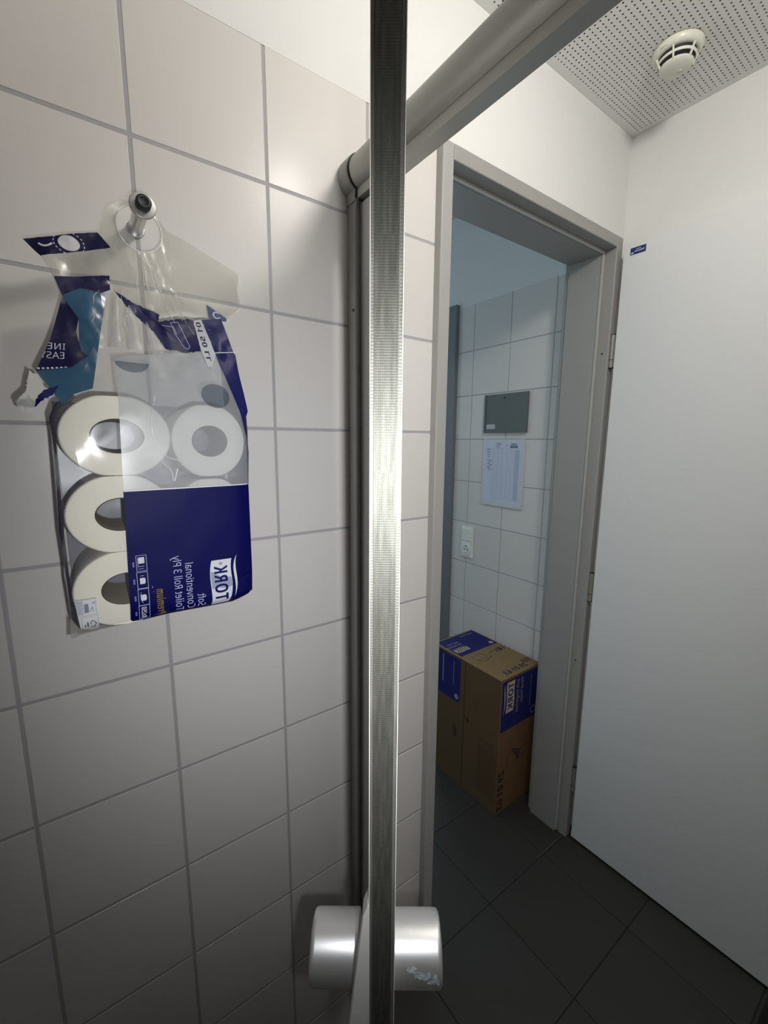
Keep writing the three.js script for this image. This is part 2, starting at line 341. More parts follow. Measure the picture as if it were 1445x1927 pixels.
// ------------------------------------------------------------------ coat hook
{
  const h = thing('coat_hook', 'steel peg hook with black rubber tip on the tiled wall', 'hook', [0.0985, 1.789, 0]);
  part('wall_plate', lathe([[0, 0], [0.0115, 0], [0.0115, 0.002], [0.0105, 0.003], [0, 0.003]]).rotateX(Math.PI / 2), steelMat, h);
  part('stem', lathe([[0, 0.003], [0.009, 0.003], [0.009, 0.076], [0, 0.076]]).rotateX(Math.PI / 2), steelMat, h);
  part('flange', lathe([[0, 0.076], [0.0148, 0.076], [0.0158, 0.077], [0.0158, 0.0785], [0.0145, 0.08], [0, 0.0803]]).rotateX(Math.PI / 2), std([0.6, 0.6, 0.58], 0.32, 0.75), h);
  const tip = part('rubber_tip', lathe([[0.0088, 0.0802], [0.0092, 0.082], [0.0092, 0.0895], [0.008, 0.0915], [0.0055, 0.092], [0.0052, 0.0905], [0, 0.0902]]).rotateX(Math.PI / 2), rubber, h, 'black rubber tip');
  part('tip_ring', new THREE.TorusGeometry(0.006, 0.0007, 10, 32).translate(0, 0, 0.0918), std([0.09, 0.09, 0.09], 0.4), tip);
}

// ------------------------------------------------------------------ bag of toilet rolls on the hook
const rollPaper = (() => {
  const t = dataTexture(128, (x, y) => { const v = 232 + 12 * noise.noise(x * 0.5, y * 0.5, 4) + 10 * (rnd() - 0.5); return [v, v, v, 255]; });
  return std([0.92, 0.88, 0.78], 0.95, 0, { bumpMap: t, bumpScale: 0.0006 });
})();
{
  const R = 0.0515, r = 0.0232, L = 0.1;
  const card = std([0.42, 0.36, 0.28], 0.9);
  const outer = lathe([[r + 0.0012, 0], [R - 0.003, 0], [R, 0.003], [R, L - 0.003], [R - 0.003, L], [r + 0.0012, L]], 64).rotateX(Math.PI / 2);
  const tube = lathe([[r + 0.0011, 0.001], [r + 0.0011, L - 0.001], [r, L - 0.0005], [r, 0.0005], [r + 0.0011, 0.001]], 48).rotateX(Math.PI / 2);
  for (const g of [outer, tube]) {   // cores pressed oval
    const p = g.attributes.position;
    for (let i = 0; i < p.count; i++) if (Math.hypot(p.getX(i), p.getY(i)) < r + 0.002) p.setXY(i, p.getX(i) * 1.02, p.getY(i) * 0.88);
    else p.setY(i, Math.max(-0.0489, Math.min(0.0489, p.getY(i))));   // flattened where the rolls press on each other
    g.computeVertexNormals();
  }
  const spots = [[0.0440, 1.4940, 'white toilet roll in bag, top of left column with shiny core', 1.18], [0.0405, 1.3955, 'white toilet roll in bag, middle of left column', 1.16],
    [0.0385, 1.2970, 'white toilet roll in bag, bottom of left column behind the small labels', 1.14], [0.1535, 1.4885, 'white toilet roll in bag behind the frosted film, right column', 0.95],
    [0.1510, 1.3870, 'white toilet roll mostly hidden behind the blue print, right column', 0.94]];
  for (const [x, y, label, wide] of spots) {
    const t = thing('toilet_roll', label, 'toilet roll', [x, y, 0.0245], 'toilet rolls in the bag');
    t.scale.set(wide, 1, 1);   // squeezed by the bag
    part('paper', outer, rollPaper, t); part('core', tube, card, t, 'cardboard core');
  }
}
{
  const B = thing('plastic_bag', 'torn clear and blue plastic bag of toilet rolls hanging from the hook', 'bag');
  const lerp = (a, b, t) => a + (b - a) * Math.max(0, Math.min(1, t));
  const zf = (x, y) => {
    let z = y < 1.53 ? 0.132 : y < 1.69 ? lerp(0.132, 0.062, (y - 1.53) / 0.16) : lerp(0.062, 0.05, (y - 1.69) / 0.13);
    const a = Math.max(0, Math.min(1, (y - 1.5) / 0.12));
    const w = y > 1.655 && x > 0.125 ? Math.max(0.2, 1 - (x - 0.125) * 40) : x < 0.06 ? 1.35 : 1;
    z += w * a * 0.0042 * noise.noise(x * 46 + 3 - (y - 1.6) * 55 * x, y * 16, 0.7) + w * a * 0.0018 * noise.noise(x * 120, y * 60, 2.1);
    z += (1 - a) * 0.0009 * noise.noise(x * 30, y * 22, 4.2) + 0.0006;
    if (y < 1.53) { const e = Math.min(x + 0.026, 0.208 - x, y - 1.248); if (e < 0.016) z -= 0.012 * Math.pow(1 - Math.max(0, e) / 0.016, 2); }
    return z;
  };
  const tess = new TessellateModifier(0.009, 7);
  function patch(name, poly, m, layer = 0, label, parent = B, holes = []) {
    const sh = new THREE.Shape(poly.map(p => new THREE.Vector2(p[0], p[1])));
    for (const h of holes) sh.holes.push(h);
    let g = tess.modify(new THREE.ShapeGeometry(sh, 24).toNonIndexed());
    const xs = poly.map(p => p[0]), ys = poly.map(p => p[1]);
    const x0 = Math.min(...xs), x1 = Math.max(...xs), y0 = Math.min(...ys), y1 = Math.max(...ys);
    const p = g.attributes.position, uv = new Float32Array(p.count * 2);
    for (let i = 0; i < p.count; i++) {
      const x = p.getX(i), y = p.getY(i);
      uv[2 * i] = (x - x0) / (x1 - x0); uv[2 * i + 1] = (y - y0) / (y1 - y0);
      p.setZ(i, zf(x, y) + layer);
    }
    g.deleteAttribute('normal');
    g.setAttribute('uv', new THREE.BufferAttribute(uv, 2));
    g = mergeVertices(g, 1e-5); g.computeVertexNormals();
    return part(name, g, m, parent, label);
  }
  const film = (c, tr, rough, extra = {}) => std(c, rough, 0, { transmission: tr, thickness: 0, ior: 1.5, side: THREE.DoubleSide, ...extra });
  const clear = film([0.95, 0.95, 0.94], 0.97, 0.06);
  const haze = film([0.82, 0.81, 0.77], 0.8, 0.22);
  const frost = film([0.78, 0.8, 0.83], 0.62, 0.3);
  const blue = std([0.008, 0.009, 0.11], 0.22, 0, { side: THREE.DoubleSide });
  const darkBlue = std([0.01, 0.008, 0.05], 0.14, 0, { side: THREE.DoubleSide });
  const steelBlue = std([0.03, 0.095, 0.17], 0.2, 0, { side: THREE.DoubleSide });
  const whiteInk = std([0.72, 0.72, 0.74], 0.5, 0, { side: THREE.DoubleSide });

  // torn edges run ragged
  const ragged = (poly, amp) => poly.flatMap((p, i) => { const q = poly[(i + 1) % poly.length], L = Math.hypot(q[0] - p[0], q[1] - p[1]), n = Math.max(1, Math.round(L / 0.0025)); return Array.from({ length: n }, (_, k) => [p[0] + (q[0] - p[0]) * k / n + (k ? amp * (rnd() - 0.5) : 0), p[1] + (q[1] - p[1]) * k / n + (k ? amp * (rnd() - 0.5) : 0)]); });
  // film at the hook, with the punched finger hole the peg passes through
  const ring = new THREE.Path(); ring.absellipse(0.0955, 1.769, 0.0275, 0.0295, 0, Math.PI * 2, true);
  const hr = patch('header_film', [[0.100, 1.804], [0.121, 1.789], [0.13, 1.776], [0.226, 1.738], [0.222, 1.717], [0.224, 1.685], [0.198, 1.663], [0.174, 1.664], [0.141, 1.667], [0.109, 1.655], [0.079, 1.668], [0.059, 1.681], [0.056, 1.700], [0.060, 1.735], [0.048, 1.750], [0.060, 1.786], [0.078, 1.802]], haze, 0, 'crumpled hazy film', B, [ring]);
  const rp = []; for (let i = 0; i < 48; i++) { const a = i / 48 * Math.PI * 2, x = 0.0955 + 0.0275 * Math.cos(a), y = 1.769 + 0.0295 * Math.sin(a); rp.push(new THREE.Vector3(x, y, zf(x, y))); }
  part('hole_rim', new THREE.TubeGeometry(new THREE.CatmullRomCurve3(rp, true), 96, 0.0009, 6, true), film([0.92, 0.92, 0.9], 0.15, 0.3), hr, 'rim of the finger hole');
  patch('blue_flap', [[0.174, 1.664], [0.198, 1.663], [0.2, 1.668], [0.174, 1.685]], (() => {
    const [c, x] = canvas(256, 220); x.fillStyle = '#33507e'; x.fillRect(0, 0, 256, 220);
    x.strokeStyle = '#c9ccd2'; x.lineWidth = 22; x.beginPath(); x.arc(120, 140, 46, 0.6, 5.6); x.stroke();
    return std([1, 1, 1], 0.3, 0, { map: canvasTexture(c), side: THREE.DoubleSide });
  })(), 0.0012, 'small folded blue scrap', hr);
  // left flap, top to bottom
  {
    const [c, x] = canvas(512, 256);
    x.fillStyle = '#0e0a3a'; x.fillRect(0, 0, 512, 256);
    x.fillStyle = '#d9d9dd'; x.strokeStyle = '#d9d9dd';
    x.beginPath(); x.ellipse(258, 128, 64, 52, 0, 0, 7); x.fill();
    x.lineWidth = 6; x.setLineDash([14, 12]); x.beginPath(); x.ellipse(258, 128, 90, 76, 0, 0, 7); x.stroke(); x.setLineDash([]);
    x.lineWidth = 13; x.beginPath(); x.moveTo(82, 168); x.quadraticCurveTo(120, 196, 160, 150); x.stroke();
    patch('blue_print', [[-0.029, 1.724], [0.047, 1.751], [0.060, 1.735], [-0.014, 1.708]], std([1, 1, 1], 0.3, 0, { map: canvasTexture(c), side: THREE.DoubleSide }), 0.001, 'dark blue header print with a dashed oval');
  }
  patch('clear_film', [[-0.014, 1.708], [0.060, 1.735], [0.056, 1.701], [-0.003, 1.686]], haze, 0.0008);
  patch('blue_print', [[-0.003, 1.686], [0.056, 1.701], [0.055, 1.682], [0.044, 1.675], [0.022, 1.677], [0.003, 1.663]], darkBlue, 0.001);
  patch('pale_blue_print', [[0.003, 1.663], [0.022, 1.677], [0.044, 1.675], [0.050, 1.676], [0.039, 1.626], [0.023, 1.550], [0.004, 1.542], [-0.008, 1.530], [-0.029, 1.567], [0.005, 1.574], [0.022, 1.590], [0.014, 1.596], [0.017, 1.636]], steelBlue, 0.0006, 'paler steel blue inside of the film');
  {
    const poly = [[0.003, 1.663], [0.017, 1.636], [0.013, 1.619], [0.016, 1.596], [0.022, 1.590], [0.005, 1.574], [-0.029, 1.567], [-0.013, 1.605]];
    const [c, x] = canvas(512, 960);
    x.fillStyle = '#0f0a3c'; x.fillRect(0, 0, 512, 960);
    x.fillStyle = '#c9c9d6';
    word(x, 'EASY', 285, 800, [-1, 0.03], [-0.1, 1], 80, 240);
    word(x, 'INE', 300, 690, [-1, 0.03], [-0.1, 1], 76, 180);
    x.fillStyle = '#e6e6ec';
    for (let i = 0; i < 12; i++) { const t = i / 11; x.fillRect(14 + t * 470, 925 - (t > 0.62 ? (t - 0.62) * 420 : t * 60), 22, 18); }
    patch('blue_print', poly, std([1, 1, 1], 0.15, 0, { map: canvasTexture(c), side: THREE.DoubleSide }), 0.0018, 'dark violet-blue print with white words');
  }
  patch('torn_scrap', ragged([[-0.035, 1.566], [-0.027, 1.562], [-0.023, 1.549], [-0.017, 1.545], [-0.029, 1.538], [-0.034, 1.524], [-0.040, 1.519], [-0.048, 1.522], [-0.050, 1.530], [-0.040, 1.541]], 0.0022), std([0.62, 0.61, 0.58], 0.6, 0, { side: THREE.DoubleSide }), 0.002, 'torn whitish scrap of film');
  patch('torn_scrap', ragged([[-0.029, 1.538], [-0.023, 1.545], [-0.009, 1.551], [-0.015, 1.541], [-0.034, 1.525]], 0.002), blue, 0.0035, 'torn blue scrap');
  // middle
  patch('clear_film', [[0.054, 1.681], [0.072, 1.660], [0.091, 1.640], [0.103, 1.622], [0.110, 1.610], [0.135, 1.609], [0.153, 1.612], [0.173, 1.610], [0.048, 1.591], [0.039, 1.626], [0.050, 1.676]], clear, 0, 'clear crumpled film');
  const strips = [];
  for (const [xa, ya, xb, yb, w] of [[0.060, 1.68, 0.052, 1.6, 0.006], [0.073, 1.672, 0.075, 1.6, 0.008], [0.09, 1.65, 0.1, 1.595, 0.006]]) {
    const n = 14, pos = [], idx = [];
    for (let i = 0; i <= n; i++) for (const s of [-1, 0, 1]) { const t = i / n, x = lerp(xa, xb, t) + s * w * (0.4 + 0.6 * t), y = lerp(ya, yb, t); pos.push(x, y, zf(x, y) + (s === 0 ? 0.005 * Math.sin(t * 3) : 0.0004)); }
    for (let i = 0; i < n; i++) for (let k = 0; k < 2; k++) { const a = i * 3 + k; idx.push(a, a + 1, a + 3, a + 1, a + 4, a + 3); }
    const g = new THREE.BufferGeometry(); g.setAttribute('position', new THREE.Float32BufferAttribute(pos, 3)); g.setAttribute('uv', new THREE.Float32BufferAttribute(new Array(pos.length / 3 * 2).fill(0), 2)); g.setIndex(idx); g.computeVertexNormals(); strips.push(g);
  }
  part('film_fold', mergeGeometries(strips), film([0.9, 0.9, 0.9], 0.72, 0.18), B, 'shiny vertical folds of film');
  {
    const [c, x] = canvas(512, 384);
    x.fillStyle = '#0b0b4a'; x.fillRect(0, 0, 512, 384);
    x.strokeStyle = '#a9add2'; x.lineWidth = 5;
    x.beginPath(); x.moveTo(268, 200); x.lineTo(345, 200); x.lineTo(360, 250); x.stroke();
    x.beginPath(); x.moveTo(330, 170); x.lineTo(380, 160); x.lineTo(410, 240); x.lineTo(440, 330); x.quadraticCurveTo(430, 360, 400, 340); x.lineTo(350, 250); x.closePath(); x.stroke();
    patch('blue_print', ragged([[0.059, 1.681], [0.079, 1.668], [0.109, 1.658], [0.106, 1.647], [0.121, 1.652], [0.143, 1.658], [0.152, 1.657], [0.155, 1.613], [0.135, 1.608], [0.110, 1.610], [0.102, 1.625], [0.091, 1.640], [0.072, 1.660]], 0.0022), std([1, 1, 1], 0.3, 0, { map: canvasTexture(c), side: THREE.DoubleSide }), 0.0016, 'torn dark blue band with line drawings');
  }
  {
    const [c, x] = canvas(160, 480);
    x.fillStyle = '#cfcfd4'; x.fillRect(0, 0, 160, 480); x.fillStyle = '#14143c';
    word(x, '01 50 LL', 62, 24, [0.12, 1], [1, -0.12], 46, 400, 'bold sans-serif');
    patch('white_print', [[0.152, 1.657], [0.163, 1.660], [0.174, 1.610], [0.166, 1.591], [0.160, 1.592], [0.155, 1.613]], std([1, 1, 1], 0.4, 0, { map: canvasTexture(c), side: THREE.DoubleSide }), 0.0018, 'white strip with dark mirrored letters');
  }
  patch('blue_print', [[0.163, 1.660], [0.191, 1.667], [0.201, 1.615], [0.2045, 1.557], [0.207, 1.503], [0.206, 1.474], [0.203, 1.497], [0.174, 1.610]], blue, 0.0014, 'blue strip down the right edge');
  patch('crease', [[0.172, 1.6115], [0.202, 1.6165], [0.202, 1.6178], [0.172, 1.6128]], whiteInk, 0.0024, 'thin pale crease line');
  // frosted window above the blue print
  {
    const [c, x] = canvas(512, 512);
    x.fillStyle = '#ffffff'; x.fillRect(0, 0, 512, 512);
    x.fillStyle = '#aab4c0';
    const X = v => (v - 0.044) / 0.162 * 512, Y = v => (1.613 - v) / 0.188 * 512, S = 512 / 0.162;
    x.beginPath(); x.ellipse(X(0.1645), Y(1.5505), 0.0185 * S, 0.0145 * S, 0, 0, 7); x.fill();
    x.beginPath(); x.ellipse(X(0.068), Y(1.587), 0.019 * S, 0.011 * S, 0, 0, Math.PI); x.fill();
    patch('frosted_film', [[0.048, 1.591], [0.155, 1.613], [0.160, 1.592], [0.166, 1.591], [0.174, 1.610], [0.203, 1.497], [0.206, 1.474], [0.203, 1.426], [0.044, 1.425], [0.048, 1.546]], film([0.8, 0.82, 0.85], 0.72, 0.26, { map: canvasTexture(c) }), 0.0006, 'milky translucent film over the rolls');
  }
  // raised creases in the frosted film
  for (const path of [[[0.0885, 1.545], [0.0815, 1.518], [0.0845, 1.485], [0.097, 1.468], [0.118, 1.462]], [[0.09, 1.462], [0.1, 1.45], [0.103, 1.436], [0.108, 1.452]]]) {
    const pts = path.map(([x, y]) => new THREE.Vector3(x, y, zf(x, y) + 0.0012));
    part('film_crease', new THREE.TubeGeometry(new THREE.CatmullRomCurve3(pts), 40, 0.0005, 6), film([0.95, 0.95, 0.95], 0.3, 0.15), B, 'shiny crease in the film');
  }
  // fine sharp creases running down from the hook
  for (let i = 0; i < 18; i++) {
    const a = -2.05 + 0.95 * (i / 17) + 0.1 * (rnd() - 0.5), r0 = 0.05 + 0.09 * rnd(), r1 = r0 + 0.012 + 0.022 * rnd();
    const at = (q, b) => { const x = 0.098 + q * Math.cos(a + b), y = 1.775 + q * Math.sin(a + b); return new THREE.Vector3(x, y, zf(x, y) + 0.0012); };
    if (at(r1, 0).y < 1.6) continue;
    part('film_crease', new THREE.TubeGeometry(new THREE.CatmullRomCurve3([at(r0, 0), at((r0 + r1) / 2, 0.03 * (rnd() - 0.5)), at(r1, 0.02)]), 10, 0.00035, 5), film([0.95, 0.95, 0.95], 0.4, 0.1), B, 'shiny crease in the film');
  }
  // blue front with the printing
  {
    const W = 768, k = W / 0.164, H = Math.round(0.179 * k), x0 = 0.039, y1 = 1.426;
    const [c, x] = canvas(W, H);
    const X = v => (v - x0) * k, Y = v => (y1 - v) * k;
    x.fillStyle = '#03044c'; x.fillRect(0, 0, W, H);
    x.fillStyle = '#d5d6dc';
    x.beginPath(); x.moveTo(X(0.1412), Y(1.2525)); x.bezierCurveTo(X(0.1445), Y(1.275), X(0.137), Y(1.295), X(0.1435), Y(1.3195)); x.lineTo(X(0.1718), Y(1.3195)); x.bezierCurveTo(X(0.166), Y(1.30), X(0.178), Y(1.28), X(0.1662), Y(1.2525)); x.closePath(); x.fill();
    x.fillStyle = '#9aa0b4';
    x.beginPath(); x.moveTo(X(0.1415), Y(1.303)); x.bezierCurveTo(X(0.149), Y(1.304), X(0.152), Y(1.29), X(0.17), Y(1.292)); x.lineTo(X(0.1715), Y(1.278)); x.bezierCurveTo(X(0.158), Y(1.272), X(0.152), Y(1.282), X(0.1428), Y(1.277)); x.closePath(); x.fill();
    x.fillStyle = '#10125c';
    const UP = [0, -1], LEFT = [-1, 0];
    word(x, 'TORK', X(0.1467), Y(1.2575), UP, LEFT, 0.0185 * k, 0.053 * k, 'bold sans-serif');
    x.font = '20px sans-serif'; word(x, '\u00ae', X(0.1535), Y(1.3115), UP, LEFT, 0.005 * k, 0.005 * k);
    x.fillStyle = '#d5d6dc';
    x.beginPath(); x.moveTo(X(0.1795), Y(1.3245)); x.bezierCurveTo(X(0.166), Y(1.302), X(0.182), Y(1.284), X(0.1738), Y(1.259)); x.bezierCurveTo(X(0.186), Y(1.284), X(0.172), Y(1.302), X(0.1795), Y(1.3245)); x.fill();
    x.fillStyle = '#b9bbdc';
    word(x, 'Soft', X(0.1228), Y(1.2548), UP, LEFT, 0.0102 * k, 0.0195 * k);
    word(x, 'Conventional', X(0.1088), Y(1.2545), UP, LEFT, 0.0102 * k, 0.068 * k);
    word(x, 'Toilet Roll 3 Ply', X(0.0938), Y(1.2542), UP, LEFT, 0.0102 * k, 0.0795 * k);
    x.fillStyle = '#8d7636'; word(x, 'Premium', X(0.0712), Y(1.2535), UP, LEFT, 0.0102 * k, 0.0385 * k, 'bold sans-serif');
    x.strokeStyle = '#b9bbdc'; x.lineWidth = 3;
    const icons = [[0.0509, 1.3408, 0.0626, 1.3196], [0.0502, 1.318, 0.0625, 1.2961], [0.0499, 1.2954, 0.0622, 1.273], [0.0494, 1.2726, 0.0618, 1.2525]];
    icons.forEach(([a, b, cx, d], i) => {
      const u = X(a), v = Y(b), w = X(cx) - u, h = Y(d) - v;
      x.strokeRect(u, v, w, h); x.fillStyle = '#d5d6dc';
      if (i === 0) { x.fillRect(u + w * 0.2, v + h * 0.12, w * 0.6, h * 0.4); x.beginPath(); x.moveTo(u + w * 0.15, v + h * 0.15); x.lineTo(u + w * 0.15, v + h * 0.7); x.lineTo(u + w * 0.75, v + h * 0.7); x.moveTo(u + w * 0.15, v + h * 0.85); x.lineTo(u + w * 0.7, v + h * 0.85); x.stroke(); }
      if (i === 1 || i === 2) { x.fillRect(u + w * 0.25, v + h * 0.35, w * 0.4, h * 0.38); x.beginPath(); x.ellipse(u + w * 0.66, v + h * 0.54, w * 0.12, h * 0.19, 0, 0, 7); x.fill(); x.beginPath(); if (i === 1) { x.moveTo(u + w * 0.3, v + h * 0.22); x.lineTo(u + w * 0.65, v + h * 0.22); } else { x.moveTo(u + w * 0.28, v + h * 0.2); x.quadraticCurveTo(u + w * 0.1, v + h * 0.6, u + w * 0.4, v + h * 0.85); } x.stroke(); }
      if (i === 3) word(x, '8x250', u + w * 0.22, v + h * 0.95, UP, LEFT, w * 0.5, h * 0.85, 'bold sans-serif');
      x.fillStyle = '#8d90c4'; for (let n = 0; n < 4; n++) x.fillRect(X(a) - 0.0046 * k, v + h * (0.38 + n * 0.08), 0.0022 * k, h * 0.055); x.fillStyle = '#d5d6dc';
    });
    x.fillStyle = '#8d90c4'; x.fillRect(X(0.0665), Y(1.297), 5, 12); x.fillRect(X(0.0675), Y(1.2895), 4, 4);
    patch('blue_print', [[0.044, 1.425], [0.203, 1.426], [0.201, 1.294], [0.2015, 1.264], [0.1725, 1.249], [0.084, 1.2515], [0.039, 1.247]], std([1, 1, 1], 0.5, 0, { map: canvasTexture(c), specularIntensity: 0.35 }), 0.001, 'blue printed front with mirrored white lettering');
    patch('print_edge', [[0.044, 1.425], [0.203, 1.426], [0.203, 1.4275], [0.044, 1.4265]], whiteInk, 0.0013);
  }
  // clear left side of the front over the open rolls
  patch('clear_film', [[0.048, 1.591], [0.039, 1.626], [0.023, 1.550], [0.004, 1.542], [-0.013, 1.530], [-0.020, 1.515], [-0.022, 1.476], [-0.023, 1.382], [-0.025, 1.317], [-0.024, 1.271], [-0.018, 1.247], [0.004, 1.247], [0.039, 1.247], [0.044, 1.425], [0.048, 1.546]], clear, 0, 'clear film over the left rolls');
  {
    const [c, x] = canvas(256, 448);
    x.fillStyle = '#dcdce0'; x.fillRect(0, 0, 256, 448);
    x.strokeStyle = '#6a6f86'; x.lineWidth = 3; x.strokeRect(14, 8, 226, 206); x.strokeRect(60, 234, 190, 206);
    x.fillStyle = '#9aa0b2'; for (let i = 0; i < 9; i++) x.fillRect(24, 24 + i * 20, 70, 10); x.fillRect(104, 60, 50, 120);
    x.fillStyle = '#4a4f66'; for (let i = 0; i < 5; i++) x.fillRect(110 + i * 10, 70, 4, 100);
    x.lineWidth = 6; x.beginPath(); x.moveTo(165, 170); x.lineTo(195, 110); x.lineTo(205, 170); x.stroke(); x.beginPath(); x.arc(215, 60, 12, 0, 7); x.stroke();
    x.strokeStyle = '#23263a'; x.lineWidth = 8; x.beginPath(); x.moveTo(190, 290); x.lineTo(226, 330); x.lineTo(200, 385); x.lineTo(160, 370); x.moveTo(160, 340); x.lineTo(165, 300); x.lineTo(190, 290); x.stroke();
    x.fillStyle = '#3a3d52'; x.fillRect(120, 300, 14, 70); x.fillRect(92, 330, 10, 40);
    patch('label', [[-0.0185, 1.2945], [0.0045, 1.2945], [0.0045, 1.2495], [-0.0145, 1.2515]], std([1, 1, 1], 0.5, 0, { map: canvasTexture(c) }), 0.0012, 'small printed care labels');
  }
  // sides, bottom, back and the loose tail
  function ruled(name, line, m, zb = 0.016, label) {
    const pos = [], idx = [], n = 6;
    line.forEach(([x, y]) => { const z0 = zf(x, y); for (let i = 0; i <= n; i++) { const t = i / n; pos.push(x + 0.002 * Math.sin(t * 7 + y * 40), y, lerp(z0, zb, t)); } });
    for (let j = 0; j < line.length - 1; j++) for (let i = 0; i < n; i++) { const a = j * (n + 1) + i; idx.push(a, a + 1, a + n + 1, a + 1, a + n + 2, a + n + 1); }
    const g = new THREE.BufferGeometry(); g.setAttribute('position', new THREE.Float32BufferAttribute(pos, 3)); g.setAttribute('uv', new THREE.Float32BufferAttribute(new Array(pos.length / 3 * 2).fill(0), 2)); g.setIndex(idx); g.computeVertexNormals();
    return part(name, g, m, B, label);
  }
  ruled('side_film', [[0.004, 1.542], [-0.013, 1.530], [-0.020, 1.515], [-0.022, 1.476], [-0.023, 1.382], [-0.025, 1.317], [-0.024, 1.271], [-0.018, 1.247]], film([0.1, 0.1, 0.26], 0.45, 0.25), 0.018, 'bluish side film');
  ruled('side_film', [[0.201, 1.615], [0.2045, 1.557], [0.207, 1.503], [0.206, 1.474], [0.203, 1.426], [0.201, 1.294], [0.2015, 1.264], [0.1725, 1.249]], blue, 0.018, 'blue side film');
  ruled('bottom_film', [[-0.018, 1.247], [0.004, 1.247], [0.039, 1.247], [0.084, 1.2515], [0.1725, 1.249]], film([0.7, 0.7, 0.7], 0.5, 0.3), 0.018);
  {
    const g = new THREE.PlaneGeometry(0.222, 0.29, 12, 14).translate(0.09, 1.395, 0.0165);
    const p = g.attributes.position; for (let i = 0; i < p.count; i++) p.setZ(i, 0.016 + 0.004 * noise.noise(p.getX(i) * 30, p.getY(i) * 30, 6)); g.computeVertexNormals();
    part('back_film', g, film([0.42, 0.43, 0.5], 0.5, 0.3), B);
  }
  patch('film_tail', [[-0.024, 1.271], [-0.0265, 1.244], [-0.021, 1.243], [-0.016, 1.2455], [0.004, 1.247], [-0.016, 1.258]], film([0.62, 0.6, 0.56], 0.45, 0.35), 0.002, 'loose tail of film at the bottom corner');
}

// ------------------------------------------------------------------ smoke detector
{
  const S = thing('smoke_detector', 'round cream smoke detector with dark slots on the perforated ceiling', 'smoke detector', [1.235, CEIL, 0.205]);
  const cream = std([0.76, 0.76, 0.66], 0.3);
  part('base', lathe([[0, 0], [0.0515, 0], [0.052, -0.004], [0.0505, -0.010], [0.047, -0.0145], [0.042, -0.017], [0, -0.017]], 64), cream, S);
  part('chamber', lathe([[0.0395, -0.0165], [0.030, -0.0375], [0, -0.0375]], 48), std([0.012, 0.01, 0.02], 0.6), S, 'dark chamber behind the slots');
  part('slot_ring', lathe([[0.0385, -0.0245], [0.0405, -0.0243], [0.0388, -0.0287], [0.0365, -0.0288], [0.0385, -0.0245]], 56), cream, S);
  part('cap', lathe([[0.030, -0.0362], [0.0352, -0.0360], [0.0338, -0.0395], [0.027, -0.0435], [0.014, -0.0458], [0, -0.046]], 56), cream, S);
  for (let i = 0; i < 6; i++) {
    const g = rbx(-0.0022, 0.0022, -0.012, 0.011, -0.0018, 0.0018, 0.0008); g.rotateZ(-0.41); g.translate(0.0388, -0.0265, 0); g.rotateY(i * Math.PI / 3 + 0.2);
    part('rib', g, cream, S);
  }
  part('indicator', new THREE.CylinderGeometry(0.006, 0.0055, 0.003, 24).translate(0.008, -0.046, 0.006), std([0.6, 0.6, 0.56], 0.2), S);
  part('rating_mark', mergeGeometries([bx(-0.049, -0.042, -0.0125, -0.0118, -0.016, -0.002)]), std([0.5, 0.5, 0.47], 0.6), S);
}

